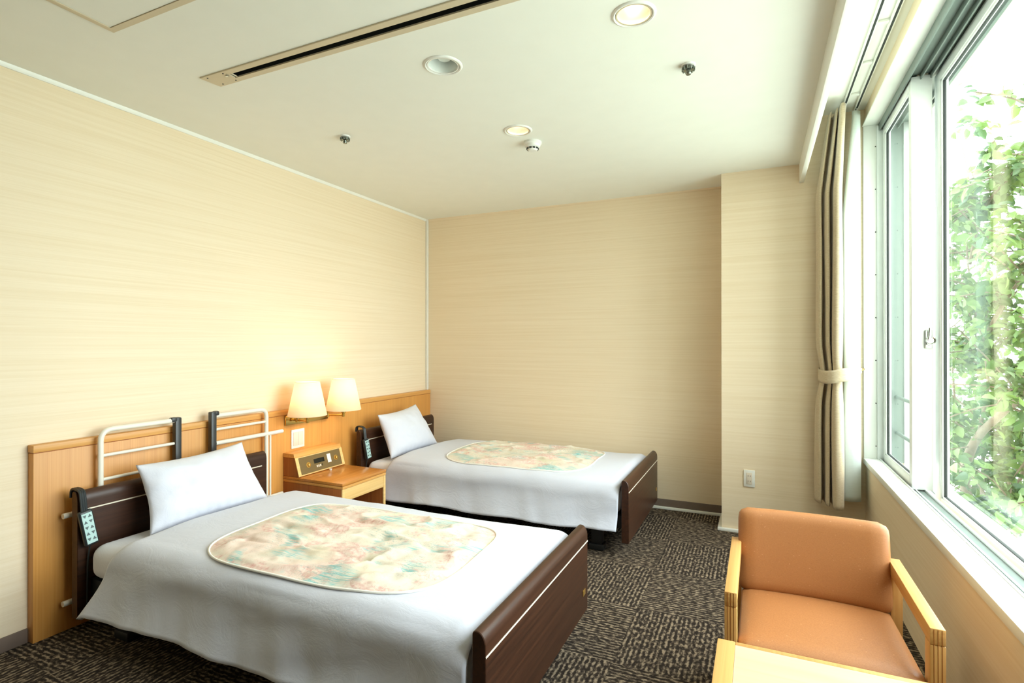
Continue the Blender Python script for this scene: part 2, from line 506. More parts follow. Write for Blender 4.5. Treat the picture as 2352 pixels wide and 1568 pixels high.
# ------------------------------------------------------------------ window
win = thing('window_1', None, None, (3.7, (WY0+WY1)/2, WZ0)); win['kind'] = 'structure'
b = NB(); box(b, 3.522, 3.606, WY1, YC-.002, .545, .58, .003); obj('window_sill', b, 'paint', win)
bx('track_bed', 'alu_dark', win, 3.606, 3.689, WY1, YC-.002, .545, .560)
bx('track_bed', 'alu_dark', win, 3.69, 3.82, WY1, YC-.002, .455, .470)
b = NB()
for x0, x1, h in ((3.606, 3.614, .584), (3.640, 3.646, .566), (3.680, 3.689, .570), (3.750, 3.756, .480), (3.782, 3.79, .484), (3.808, 3.82, .488)):
    box(b, x0, x1, WY1, YC-.002, (.560 if h > .5 else .470), h, .001)
obj('bottom_track', b, 'alu', win)
b = NB()
box(b, 3.606, 3.82, WY1, YC-.002, 2.675, 2.698)
for x0, x1 in ((3.606, 3.616), (3.664, 3.670), (3.706, 3.714), (3.782, 3.79), (3.806, 3.82)):
    box(b, x0, x1, WY1, YC-.002, 2.645, 2.676, .001)
obj('top_track', b, 'alu_dark', win)
b = NB()
box(b, 3.525, 3.607, YC-.012, YC-.002, .58, 2.688, .002)
box(b, 3.525, 3.607, WY1+.002, WY1+.012, .58, 2.688, .002)
box(b, 3.520, 3.607, WY1+.002, YC-.002, 2.688, 2.699, .002)
obj('reveal_lining', b, 'paint', win)
b = NB()
box(b, 3.596, 3.664, YC-.022, YC-.002, .566, 2.676, .002); box(b, 3.736, 3.82, YC-.022, YC-.002, .470, 2.676, .002)
box(b, 3.596, 3.689, WY1+.002, WY1+.022, .566, 2.676, .002); box(b, 3.692, 3.82, WY1+.002, WY1+.022, .470, 2.676, .002)
obj('side_frame', b, 'alu', win)
bx('frame_channel', 'alu_dark', win, 3.664, 3.736, YC-.014, YC-.002, .566, 2.676)
for k in range(8):
    b = NB(); lathe(b, [(0, 0), (.0035, 0), (.0035, .003), (0, .004)], 10, T((3.590, YC-.012, .66+.27*k)) @ Matrix.Rotation(R(90), 4, 'X'))
    obj('jamb_screw', b, 'gasket', win)

def sash(name, x0, x1, ya, yb, stile_depth=0, z0=.584, z1=2.664, near_w=.05, far_w=.04, rail=.062):
    """ya: end toward the back wall, yb: end toward the camera (yb<ya)"""
    f = NB()
    box(f, x0, x1, ya-far_w, ya, z0, z1, .002)
    box(f, x0, (x0+stile_depth) if stile_depth else x1, yb, yb+near_w, z0, z1, .002)
    box(f, x0, x1, yb+near_w, ya-far_w, z0, z0+rail, .002)
    box(f, x0, x1, yb+near_w, ya-far_w, z1-.05, z1, .002)
    # glazing beads
    for yy in (ya-far_w-.008, yb+near_w): box(f, x0+.006, x1-.006, yy, yy+.008, z0+rail-.002, z1-.05)
    for zz in (z0+rail, z1-.058): box(f, x0+.006, x1-.006, yb+near_w, ya-far_w, zz, zz+.008)
    o = obj('sash', f, 'alu', win)
    xc = (x0+x1)/2
    bx('glass_pane', 'glass', o, xc-.003, xc+.003, yb+near_w-.005, ya-far_w+.005, z0+rail-.007, z1-.045)
    g = NB()
    for yy in (ya-far_w-.011, yb+near_w+.008): box(g, xc-.006, xc+.006, yy, yy+.003, z0+rail+.008, z1-.058)
    for zz in (z0+rail+.008, z1-.061): box(g, xc-.006, xc+.006, yb+near_w+.008, ya-far_w-.008, zz, zz+.003)
    obj('gasket', g, 'gasket', o)
    return o
s1 = sash('sash', 3.626, 3.662, -.358, -1.052, .088, z0=.566, rail=.052)
b = NB()
box(b, 3.652, 3.700, -1.046, -1.012, 2.664, 2.70-.026, .002)
obj('guide_block', b, 'pale', s1)
b = NB()
box(b, 3.678, 3.709, -1.0585, -1.052, 1.282, 1.374, .002)
obj('latch_plate', b, 'chrome', s1)
b = NB()
lathe(b, [(0, 0), (.017, 0), (.019, .004), (.016, .014), (0, .016)], 20, T((3.698, -1.0585, 1.322)) @ Matrix.Rotation(R(90), 4, 'X'))
tube(b, smooth_path([(3.688, -1.068, 1.315), (3.695, -1.072, 1.345), (3.697, -1.074, 1.385)], .02), [.005]*9, 8)
tube(b, [(3.698+.021*math.cos(a), -1.068, 1.322+.021*math.sin(a)) for a in [R(v) for v in range(-130, 51, 12)]], .0045, 8)
obj('latch_lever', b, 'chrome', s1)
s2 = sash('sash', 3.735, 3.772, -1.0, -3.575, 0, z0=.484, far_w=.085, rail=.060)
# handrail bars behind the far sash
for z in (.752, .974):
    b = NB(); tube(b, [(3.70, YC-.014, z), (3.70, -.985, z)], .011, 10); obj('guard_bar', b, 'alu_dark', win)


# ------------------------------------------------------------------ curtain rail and curtains
cr = thing('curtain_rail', 'white double curtain rail screwed under the curtain box ceiling', 'curtain rail', (3.445, -2.5, PZ-.03))
for x in (3.405, 3.478):
    b = NB(); box(b, x-.011, x+.011, -5.2, -.36, PZ-.022, PZ-.004, .002); obj('rail', b, 'paint', cr)
    b = NB(); box(b, x-.005, x+.005, -5.2, -.36, PZ-.0235, PZ-.021); obj('rail_slot', b, 'gasket', cr)
for y in (-.62, -1.02, -1.42, -1.95, -2.6):
    b = NB(); box(b, 3.392, 3.492, y-.012, y+.012, PZ-.004, PZ, .001); box(b, 3.418, 3.466, y-.014, y+.014, PZ-.014, PZ-.003, .002)
    obj('bracket', b, 'white', cr)

def drape_mesh(path_fn, z0, z1, nz, nu):
    bm = NB()
    grid(bm, nu, nz, lambda u, v: Vector((*path_fn(u, v), z0 + (z1-z0)*v)))
    return bm
ZT, ZB, ZTIE = PZ-.045, .30, 1.115
def spline(pts, u):
    n = len(pts)-1; t = u*n; i = min(int(t), n-1); f = t-i
    p = [Vector(pts[max(0, min(n, i+k))]) for k in (-1, 0, 1, 2)]
    return .5*((2*p[1]) + (p[2]-p[0])*f + (2*p[0]-5*p[1]+4*p[2]-p[3])*f*f + (3*p[1]-p[0]-3*p[2]+p[3])*f**3)
# plan of the gathered drape, from the wall side to the leading edge
DP = [(3.40, -.372), (3.30, -.378), (3.258, -.395), (3.254, -.440), (3.266, -.492), (3.280, -.488), (3.284, -.430), (3.290, -.410), (3.298, -.450), (3.300, -.520), (3.312, -.545), (3.322, -.520),
      (3.322, -.455), (3.328, -.440), (3.334, -.480), (3.333, -.560), (3.340, -.598), (3.358, -.607), (3.376, -.596), (3.386, -.565), (3.388, -.520), (3.392, -.500)]
def drape_fn(u, v):
    z = ZB + (ZT-ZB)*v
    p = spline(DP, u)
    cx, cy = 3.375, -.47
    # gather: pinched at the tie, loose at the hem, narrower near the hooks
    k = 1 - .22*math.exp(-((z-ZTIE)/.13)**2)
    if z < ZTIE: k *= 1 + .07*min(1, (ZTIE-z)/.6)
    top = max(0, (z-2.25)/.5); kx = k*(1-.45*min(1, top)); 
    w = noise.noise(Vector((u*5, z*1.3, 2.1)))*.008
    return (cx + (p.x-cx)*kx + w + .018*min(1, top), cy + (p.y-cy)*(k if top == 0 else k*(1+.15*top)) + w*.5)
cu = thing('curtain', 'beige pleated drape gathered and tied back beside the window', 'curtain', (3.36, -.47, ZB))
bm = drape_mesh(drape_fn, ZB, ZT, 90, 110)
dr = obj('drape', bm, 'drape', cu, sharp=180)
sm = dr.modifiers.new('t', 'SOLIDIFY'); sm.thickness = .003
b = NB()
tb = []
for k in range(41):
    a = k/40
    tb.append(a)
TIEP = [(3.488, -.512, .026), (3.45, -.545, .018), (3.412, -.590, .006), (3.372, -.607, 0), (3.325, -.600, -.012), (3.288, -.560, -.016), (3.272, -.48, -.012), (3.272, -.40, -.004), (3.32, -.360, .004), (3.37, -.352, .010), (3.400, -.362, .014)]
def tie_fn(u, v):
    p = spline(TIEP, u); h = .040 if .12 < u < .9 else .040*(.35+.65*min(1, (u/.12 if u < .5 else (1-u)/.1)))
    return Vector((p.x, p.y, ZTIE + p.z + (v-.5)*2*h))
grid(b, 60, 6, tie_fn)
tie = obj('tieback', b, 'drape', cu, sharp=180); tie.modifiers.new('t', 'SOLIDIFY').thickness = .003
b = NB(); tube(b, smooth_path([(3.514, YC-.002, 1.150), (3.514, YC-.10, 1.150), (3.506, -.49, 1.148), (3.484, -.516, 1.141)], .02), .004, 8); obj('tieback_hook', b, 'brass', cu)
for y in (-.40, -.47, -.545):
    b = NB(); tube(b, smooth_path([(3.405, y, PZ-.021), (3.405, y, PZ-.05), (3.400, y-.006, PZ-.075)], .01), .003, 6)
    obj('hook', b, 'white', cu)
SP = [(3.492, -.362), (3.43, -.370), (3.490, -.386), (3.43, -.402), (3.490, -.420), (3.415, -.438), (3.394, -.470), (3.402, -.492), (3.440, -.494), (3.470, -.484), (3.492, -.470)]
def sheer_fn(u, v):
    z = ZB+.03 + (ZT-.01-ZB-.03)*v
    p = spline(SP, u); k = 1 - .10*math.exp(-((z-ZTIE)/.2)**2)
    top = max(0, min(1, (z-2.1)/.6))
    return (3.466 + (p.x-3.466)*k*(1-.55*top) + .014*top, p.y + noise.noise(Vector((u*3, z, 7)))*.005)
sh = thing('curtain', 'white lining curtain hanging behind the beige drape at the window jamb', 'curtain', (3.46, -.42, ZB+.03))
bm = drape_mesh(sheer_fn, ZB+.03, ZT-.01, 70, 80)
so = obj('lining', bm, 'sheer', sh, sharp=180); so.modifiers.new('t', 'SOLIDIFY').thickness = .002
for y in (-.38, -.44):
    b = NB(); tube(b, [(3.478, y, PZ-.021), (3.478, y, PZ-.065)], .003, 6); obj('hook', b, 'white', sh)

# ------------------------------------------------------------------ ceiling fittings
def downlight(x, y, r, lit, label):
    t = thing('downlight', label, 'ceiling light', (x, y, CZ), 'recessed ceiling lights')
    b = NB(); k = r+.014
    lathe(b, [(r-.001, .001), (r+.001, -.005), (r+.006, -.007), (k-.003, -.005), (k, -.001), (k, .0)], 48, T((x, y, CZ)))
    obj('trim_ring', b, 'white' , t)
    b = NB(); lathe(b, [(r-.0015, .001), (r-.0015, -.0045), (r-.007, -.0035), (r-.007, .004)], 48, T((x, y, CZ))); obj('inner_ring', b, 'vent' if lit else 'white', t)
    b = NB()
    lathe(b, [(r-.0072, .003), (r-.009, .02), (r-.014, .07), (r-.03, .11), (.02, .125), (0, .127)], 48, T((x, y, CZ)))
    obj('reflector', b, 'reflector' if lit else 'white_refl', t)
    b = NB()
    if lit:
        lathe(b, [(0, .045), (.016, .048), (.026, .062), (.028, .078), (.02, .098), (.014, .118), (0, .118)], 24, T((x, y, CZ)))
        obj('bulb', b, 'bulb', t)
        L = bpy.data.lights.new('downlight_lamp', 'SPOT'); L.energy = 16; L.color = (1, .82, .6); L.spot_size = R(120); L.spot_blend = .8; L.shadow_soft_size = .03
        lo = bpy.data.objects.new('lamp_light', L); COL.objects.link(lo); lo.parent = t; lo.location = (0, 0, .035)
    else:
        lathe(b, [(0, .022), (.026, .026), (.036, .04), (.034, .06), (.02, .10), (0, .12)], 24, T((x+.006, y, CZ)))
        obj('bulb', b, 'lens', t)
    return t
downlight(*DL[0], True, 'lit round downlight nearest the curtain box, at top of the photo')
downlight(*DL[1], True, 'lit round downlight next to the smoke detector')
downlight(*DL[2], False, 'unlit white round downlight beside the long air outlet')

def sprinkler(x, y):
    t = thing('sprinkler', None, 'sprinkler', (x, y, CZ), 'ceiling sprinkler heads')
    b = NB(); lathe(b, [(0, 0), (.030, 0), (.028, -.006), (.018, -.010), (0, -.010)], 24, T((x, y, CZ))); obj('cover_ring', b, 'white', t)
    b = NB()
    lathe(b, [(0, -.010), (.021, -.010), (.025, -.016), (.021, -.024), (.010, -.026), (.008, -.034), (0, -.034)], 20, T((x, y, CZ)))
    for k in range(12):
        a = 2*math.pi*k/12
        box(b, -.003, .003, .021, .028, -.026, -.012, .0005, 1, T((x, y, CZ)) @ Matrix.Rotation(a, 4, 'Z'))
    obj('spray_head', b, 'steel', t)
    b = NB(); lathe(b, [(0, -.034), (.011, -.034), (.013, -.036), (.010, -.042), (0, -.043)], 16, T((x, y, CZ))); obj('deflector', b, 'steel', t)
    return t
sp = sprinkler(.753, -1.975); sp['label'] = 'small chrome sprinkler head on the ceiling near the left wall'
sp2 = copy_tree(sp); sp2.location = (2.645, -1.985, CZ); sp2['label'] = 'small chrome sprinkler head on the ceiling near the curtain box'

x, y = 1.70, -1.44
t = thing('smoke_detector', 'white round smoke detector on the ceiling beside a lit downlight', 'smoke detector', (x, y, CZ))
b = NB(); lathe(b, [(0, 0), (.052, 0), (.053, -.012), (.047, -.018), (0, -.018)], 36, T((x, y, CZ))); obj('base', b, 'white', t)
b = NB(); lathe(b, [(0, -.018), (.046, -.018), (.043, -.030), (.034, -.036), (.032, -.044), (.024, -.052), (0, -.054)], 36, T((x, y, CZ))); obj('sensor_head', b, 'white', t)
b = NB()
for k in range(10):
    box(b, -.007, .007, .031, .0365, -.0445, -.0365, 0, 1, T((x, y, CZ)) @ Matrix.Rotation(2*math.pi*k/10, 4, 'Z'))
obj('sensor_slot', b, 'gasket', t)

# long linear air outlet
t = thing('air_vent', 'long beige linear air outlet with dark slot across the ceiling', 'air vent', (1.8, -2.735, CZ))
b = NB()
YA, YB = -2.783, -2.690
box(b, VX0, VX1, YA, VY0, CZ-.006, CZ, .001, 1); box(b, VX0, VX1, VY1, YB, CZ-.006, CZ, .001, 1)
prism(b, [(VX0, YA), (VX0, YB), (.655, YB), (.640, YA)], 'z', CZ-.006, CZ)
box(b, VX1, VX1+.12, YA, YB, CZ-.006, CZ)
obj('frame', b, 'vent', t)
b = NB()
box(b, VX0, VX1, VY0-.006, VY0-.001, CZ, CZ+.12); box(b, VX0, VX1, VY1+.001, VY1+.006, CZ, CZ+.12); box(b, VX0, VX1, VY0-.006, VY1+.006, CZ+.12, CZ+.125)
box(b, VX0-.006, VX0-.001, VY0, VY1, CZ, CZ+.12); box(b, VX1+.001, VX1+.006, VY0, VY1, CZ, CZ+.12)
obj('slot_box', b, 'slot', t)
b = NB(); box(b, VX0+.01, VX1-.01, -2.742, -2.730, CZ+.02, CZ+.026); obj('air_blade', b, 'slot', t)
b = NB(); box(b, VX0-.022, VX0-.006, -2.756, -2.746, CZ-.011, CZ-.006, .001, 1); box(b, VX0+.01, VX0+.02, VY0, VY1, CZ-.004, CZ+.01, .001, 1); obj('end_clip', b, 'chrome', t)
for px_, py_ in ((.675, -2.77), (.69, -2.705), (.775, -2.705), (.775, -2.770)):
    b = NB(); lathe(b, [(0, -.008), (.003, -.008), (.0035, -.006), (0, -.0055)], 10, T((px_, py_, CZ))); obj('screw', b, 'gasket', t)

t = thing('ceiling_hatch', 'square white access hatch with beige frame in the ceiling', 'access hatch', (.97, -3.46, CZ))
hx0, hx1, hy0, hy1 = .672, 1.29, -3.775, -3.155
b = NB()
for i, (w0, w1, d) in enumerate(((0, .011, .004), (.013, .026, .006))):
    box(b, hx0+w0, hx1-w0, hy1-w1, hy1-w0, CZ-d, CZ); box(b, hx0+w0, hx1-w0, hy0+w0, hy0+w1, CZ-d, CZ)
    box(b, hx0+w0, hx0+w1, hy0+w1, hy1-w1, CZ-d, CZ); box(b, hx1-w1, hx1-w0, hy0+w1, hy1-w1, CZ-d, CZ)
obj('frame', b, 'vent', t)
b = NB(); box(b, hx0+.027, hx1-.027, hy0+.027, hy1-.027, CZ-.003, CZ); obj('panel', b, 'ceiling', t)

# ------------------------------------------------------------------ oak wall panel behind the beds
t = thing('headboard_panel', 'long oak veneer wall panel behind both beds', 'headboard', (.022, -1.56, 0))
bx('board', 'oak', t, .001, .045, -3.125, -.002, .001, .826, .0015)
bx('top_rail', 'oak_y', t, .001, .048, -3.127, -.002, .829, .862, .003)
b = NB(); box(b, .002, .043, -3.123, -.003, .8255, .8295); obj('groove', b, 'oak_red', t)

# switch plate on it
t = thing('light_switch', 'square white light switch plate on oak panel under the wall lamp', 'light switch', (.047, -1.646, .60))
bx('plate', 'white', t, .0455, .052, -1.704, -1.589, .594, .722, .003)
for y0 in (-1.690, -1.644):
    bx('rocker', 'pale', t, .052, .056, y0, y0+.041, .612, .704, .002)
# power outlet on the column
t = thing('power_outlet', 'white double wall socket on the papered column', 'socket', (2.857, YC-.004, .378))
bx('plate', 'white', t, 2.822, 2.893, YC-.008, YC, .320, .436, .003)
bx('socket_insert', 'pale', t, 2.840, 2.875, YC-.011, YC-.008, .338, .418, .002)
for z in (.360, .396):
    for dx in (-.007, .007): bx('socket_slot', 'gasket', t, 2.8575+dx-.0012, 2.8575+dx+.0012, YC-.0118, YC-.0105, z-.005, z+.005)

# ------------------------------------------------------------------ beds
def rounded_top_board(bm, x0, x1, y0, y1, z0, z1):
    w = x1-x0; r = w*.62
    pts = [(x0, z0), (x1, z0)]
    for k in range(9):
        a = R(90)*k/8; pts.append((x1 - r + r*math.cos(a), z1 - .045 + .045*math.sin(a)))
    for k in range(5):
        a = R(90)*k/4; pts.append((x0 + .012 - .012*math.sin(a), z1 - .012 + .012*math.cos(a)))
    prism(bm, pts, 'y', y0, y1, .0025, 1)

BYC = -2.51
bed = thing('bed', 'care bed nearer the camera, with dark walnut headboard and footboard', 'bed', (1.15, BYC, 0), 'two walnut care beds')
b = NB(); rounded_top_board(b, .120, .165, BYC-.507, BYC+.507, .08, .645); hb = obj('headboard', b, 'walnut', bed)
bx('inlay_strip', 'inlay', hb, .1645, .1665, BYC-.47, BYC+.47, .560, .5655)
b = NB()
rounded_top_board(b, 2.158, 2.203, BYC-.507, BYC+.507, .095, .475); fb = obj('footboard', b, 'walnut', bed)
bx('inlay_strip', 'inlay', fb, 2.2025, 2.2045, BYC-.507, BYC+.507, .402, .4075)
b = NB(); box(b, 2.203, 2.206, BYC+.432, BYC+.466, .180, .205, .001); bd = obj('badge', b, 'gold', fb)
b = NB()
box(b, .166, 2.157, BYC-.455, BYC-.415, .17, .245, .003); box(b, .166, 2.157, BYC+.415, BYC+.455, .17, .245, .003)
for x in (.30, .75, 1.2, 1.65, 2.08): box(b, x, x+.04, BYC-.415, BYC+.415, .19, .24, .002)
for x in (.5, .95, 1.4, 1.85): box(b, x, x+.12, BYC-.415, BYC+.415, .225, .246, .002)
obj('bed_frame', b, 'black', bed)
for x in (.36, 1.98):
    for s in (-1, 1):
        b = NB(); box(b, x-.035, x+.035, BYC+s*.40-.03, BYC+s*.40+.03, .035, .19, .004)
        box(b, x-.05, x+.05, BYC+s*.40-.04, BYC+s*.40+.04, 0, .04, .008)
        obj('leg', b, 'black', bed)
b = NB()
box(b, .36, 1.98, BYC-.03, BYC+.03, .10, .15, .004); obj('lift_motor', b, 'black', bed)
b = NB(); box(b, .185, 2.145, BYC-.478, BYC+.478, .250, .404, .055, 5); mt = obj('mattress', b, 'sheet', bed, sharp=60)
tag(mt, 'white sheeted mattress')
FBY = -.632
bed2 = copy_tree(bed); bed2.location = (1.15, FBY, 0); bed2['label'] = 'care bed by the back wall, with black headboard and walnut footboard'

def duvet(yc, seed, label, panel):
    zt, zh, a, r = .456, .165, .415, .10
    X0, X1 = .425, 2.140
    side = zt - r - zh
    Ltot = a + r*math.pi/2 + side
    def prof(s):
        if s < a: return s, zt + .016*(1-(s/a)**2)
        s2 = s-a
        if s2 < r*math.pi/2:
            th = s2/r; return a + r*math.sin(th), zt - r + r*math.cos(th)
        q = s2 - r*math.pi/2; f = q/side
        return a + r + .045*f*f, zt - r - q
    def surf(x, yo):                              # point on the top for an offset yo from the centre line
        s = abs(yo)
        z = prof(min(s, a))[1]
        n = noise.noise(Vector((x*2.1, yo*2.6, seed)))*.010 + noise.noise(Vector((x*7, yo*6, seed+3)))*.0035
        return z + n
    def f(u, v):
        s = (v-.5)*2*Ltot; sg = 1 if s >= 0 else -1
        y, z = prof(abs(s)); drop = max(0, (zt - z)/(zt-zh))
        dd = drop**1.3
        x0 = X0 - .14*dd + .012*noise.noise(Vector((s*3, 1, seed)))
        x1 = X1 - .010*dd
        x = x0 + (x1-x0)*u
        yy = sg*y
        n = noise.noise(Vector((x*2.1, yy*2.6, seed)))*.010 + noise.noise(Vector((x*7, yy*6, seed+3)))*.0035
        if drop < .12: z += n
        else:
            wave = .016*dd*noise.noise(Vector((x*3.4, sg*3, seed+9))) + .010*dd*noise.noise(Vector((x*9+z*3, sg*3, seed+5))) \
                 + .012*noise.noise(Vector((x*1.3, z*9 - x*2.2, seed+sg*4)))
            yy += sg*wave
            z += (n*(1-min(1, (drop-.12)*3))) + dd*.022*noise.noise(Vector((x*2.6, sg, seed+12)))
            if u > .93: yy -= sg*.03*((u-.93)/.07)**2*dd
        # rolled head edge
        e = max(0, 1-u/.03); z -= .018*e*e
        e2 = max(0, (u-.965)/.035); z -= .030*e2*e2*(1-drop)
        return Vector((x, yc+yy, z))
    d = thing('duvet', label, 'duvet', (1.25, yc, .45), 'white duvets with flowered centre panels')
    bm = NB(); grid(bm, 150, 120, f)
    o = obj('duvet_cover', bm, 'duvet', d, sharp=180)
    m = o.modifiers.new('t', 'SOLIDIFY'); m.thickness = .022; m.offset = 1 if False else -1
    # flowered centre panel
    cx, cyo, hx, hy, rot = panel
    def rr(p, q, n=4.2):
        m_ = max(abs(p), abs(q))
        if m_ < 1e-9: return 0, 0
        pp, qq = p/m_, q/m_
        k = (abs(pp)**n + abs(qq)**n)**(-1/n)
        return p*k, q*k
    def top(px, py, lift):
        c, s = math.cos(rot), math.sin(rot)
        x = cx + px*c - py*s; yo = cyo + px*s + py*c
        return Vector((x, yc+yo, surf(x, yo) + lift))
    tr_ = random.Random(seed)
    tufts = [(hx*(-.72+.48*i+tr_.uniform(-.06, .06)), hy*(-.5+.5*j+tr_.uniform(-.1, .1)), tr_.uniform(-.5, .5), tr_.uniform(.06, .14)) for i in range(4) for j in range(3)]
    def pf(u, v):
        p, q = rr(u*2-1, v*2-1); e = 1 - max(abs(u*2-1), abs(v*2-1))
        x_, y_ = p*hx, q*hy
        w = (1 - abs(noise.noise(Vector((x_*3.2 + y_*1.0, y_*6.2 - x_*1.2, seed+20)))*2))
        w = max(0, w)**4*.013 + noise.noise(Vector((x_*7, y_*12, seed+30)))*.006 + noise.noise(Vector((x_*24, y_*34, seed+31)))*.0038
        for (tx, ty, ta, tl) in tufts:
            dx, dy = x_-tx, y_-ty; al = dx*math.cos(ta)+dy*math.sin(ta); pe = -dx*math.sin(ta)+dy*math.cos(ta)
            w -= .010*math.exp(-(dx*dx+dy*dy)/.0007) + .010*math.exp(-(pe/.011)**2)*math.exp(-(al/tl)**2)
        k = min(1, e/.12)
        return top(x_, y_, max(.002, .0035 + .010*k + w*k))
    bm = NB(); grid(bm, 150, 110, pf)
    obj('flowered_panel', bm, 'floral', d, sharp=180)
    ring = []
    for k in range(121):
        th = 2*math.pi*k/120; p, q = math.cos(th), math.sin(th)
        m_ = max(abs(p), abs(q)); p, q = rr(p/m_, q/m_)
        ring.append(top(p*(hx+.003), q*(hy+.003), .004))
    bm = NB(); tube(bm, ring, .0048, 6, False); obj('piping', bm, 'piping', d, sharp=180)
    return d
duvet(BYC, 3.3, 'white duvet on the nearer bed, its flowered panel loosely creased', (1.352, -.055, .560, .387, R(2.5)))
duvet(FBY, 11.7, 'white duvet on the bed by the back wall, its flowered panel tightly crinkled', (1.315, .01, .55, .43, R(1)))

def pillow(corners, thick, label, seed, loc):
    tl, tr, br, bl = [Vector(c) for c in corners]
    nrm = ((tr-bl).cross(br-tl)).normalized()
    if nrm.x < 0: nrm = -nrm
    bm = NB()
    def side(sg):
        def f(u, v):
            p, q = u*2-1, v*2-1
            # edges pulled in between the pointed corners
            pp = p*(1 - .075*(1-q*q)); qq = q*(1 - (.10 if q > 0 else .04)*(1-p*p))
            U, Vv = (pp+1)/2, (qq+1)/2
            P = (bl*(1-U) + br*U)*(1-Vv) + (tl*(1-U) + tr*U)*Vv
            e = max(0, (1-abs(p)**2.4)*(1-abs(q)**2.4))**.62
            w = noise.noise(Vector((p*2.2, q*2.6, seed)))*.012 + noise.noise(Vector((p*7, q*5, seed+5)))*.004
            cr = .006*math.sin(p*38)*max(0, .35-abs(1+q))*2.0
            return P + nrm*sg*(thick*e*.5 + (w+cr)*min(1, e*1.6))
        return f
    grid(bm, 64, 48, side(1)); grid(bm, 64, 48, side(-1))
    bmesh.ops.remove_doubles(bm, verts=bm.verts, dist=.0008)
    bmesh.ops.recalc_face_normals(bm, faces=bm.faces)
    o = obj('pillow', bm, 'pillow', loc=loc, sharp=180)
    return tag(o, label, 'pillow', 'white pillows against the headboards')
pillow([(.222, -2.806, .728), (.218, -2.222, .742), (.372, -2.170, .425), (.360, -2.825, .420)], .190, 'white pillow leaning on the headboard of the nearer bed', 1.5, (.3, -2.5, .46))
pillow([(.228, -1.024, .752), (.214, -.492, .782), (.365, -.370, .430), (.365, -1.035, .425)], .190, 'white pillow leaning on the headboard of the bed by the back wall', 4.5, (.3, -.65, .46))

# remote handsets hooked on the headboards
HY = -3.003
hs = thing('bed_remote', 'bed control handset hooked over the headboard of the nearer bed', 'remote control', (.19, HY, .49), 'bed control handsets')
rotm = T((.186, HY, .565)) @ Matrix.Rotation(R(9), 4, 'X') @ Matrix.Rotation(R(-4), 4, 'Y')
b = NB(); box(b, -.010, .014, -.028, .028, -.160, .0, .0095, 4, rotm); cs = obj('casing', b, 'casing', hs, sharp=50)
b = NB(); box(b, .0138, .0155, -.021, .021, -.150, -.012, .0007, 1, rotm); obj('keypad', b, 'key', hs)
for i in range(5):
    for j in (0, 1):
        b = NB(); yy = -.010 + j*.020; zz = -.026 - i*.026; s = 1 if (i+j) % 2 else -1
        prism(b, [(yy-.007, zz-.006*s), (yy+.007, zz-.006*s), (yy, zz+.007*s)], 'x', .0155, .0172, 0, 1, rotm)
        obj('button', b, 'keyg', hs)
b = NB()
hk = smooth_path([(.190, HY-.004, .560), (.184, HY-.006, .615), (.178, HY-.006, .648), (.150, HY-.006, .656), (.108, HY-.006, .656), (.105, HY-.006, .615)], .02)
for dy in (-.005, .0035, .012): tube(b, [p + Vector((0, dy, 0)) for p in hk], .0055, 8)
obj('hook', b, 'casing', hs)
b = NB(); tube(b, smooth_path([(.190, HY+.024, .412), (.180, HY+.024, .38), (.1745, HY+.021, .33), (.1745, HY+.020, .20), (.1745, HY+.018, .10)], .03), .0035, 8); obj('cord', b, 'casing', hs)
h2 = copy_tree(hs); h2.location = (.19, HY+1.886, .505); h2['label'] = 'bed control handset hooked over the black headboard by the nightstand'

# ------------------------------------------------------------------ bed side rails stored behind the nearer headboard
RX = .0835
ra = thing('bed_rail', 'white tubular bed rail stored behind the nearer headboard, toward the window side', 'bed rail', (RX, -2.7, 0), 'stored bed rails')
ra['label'] = 'white tubular bed rail left of the pillow, black post at its right end'
b = NB(); tube(b, smooth_path([(RX, -2.882, .012), (RX, -2.882, .897), (RX, -2.515, .897)], .055), .0125, 12)
tube(b, [(RX, -2.882, .013), (RX, -2.515, .013)], .0125, 12); obj('frame', b, 'tube', ra)
for z in (.775, .662, .40): 
    b = NB(); tube(b, [(RX, -2.880, z), (RX, -2.52, z)], .008, 10); obj('crossbar', b, 'tube', ra)
b = NB(); box(b, RX-.016, RX+.016, -2.530, -2.496, .02, .912, .006, 2); box(b, RX-.016, RX+.016, -2.550, -2.515, .888, .914, .008, 2); obj('end_post', b, 'dark_metal', ra)
for z in (.533, .140):
    b = NB(); tube(b, [(RX, -2.875, z), (RX, -3.034, z)], .0125, 12); obj('mounting_pin', b, 'tube', ra)
rb = thing('bed_rail', 'white tubular bed rail right of the pillow, black post at its left end', 'bed rail', (RX, -2.1, 0), 'stored bed rails')
b = NB(); tube(b, smooth_path([(RX, -1.937, .012), (RX, -1.937, .893), (RX, -2.30, .893)], .05), .0125, 12)
tube(b, [(RX, -1.937, .013), (RX, -2.30, .013)], .0125, 12); obj('frame', b, 'tube', rb)
for z in (.814, .45):
    b = NB(); tube(b, [(RX, -1.94, z), (RX, -2.29, z)], .008, 10); obj('crossbar', b, 'tube', rb)
for z in (.735, .330):
    b = NB(); tube(b, [(RX+.002, -2.29 if z > .5 else -1.94, z), (RX+.002, -1.812, z)], .0125, 12); obj('mounting_pin', b, 'tube', rb)
b = NB(); tube(b, [(RX, -1.906, .02), (RX, -1.906, .73)], .006, 10); obj('inner_upright', b, 'tube', rb)
b = NB(); box(b, RX-.016, RX+.016, -2.324, -2.290, .02, .918, .006, 2); box(b, RX-.016, RX+.016, -2.305, -2.272, .893, .920, .008, 2); obj('end_post', b, 'dark_metal', rb)

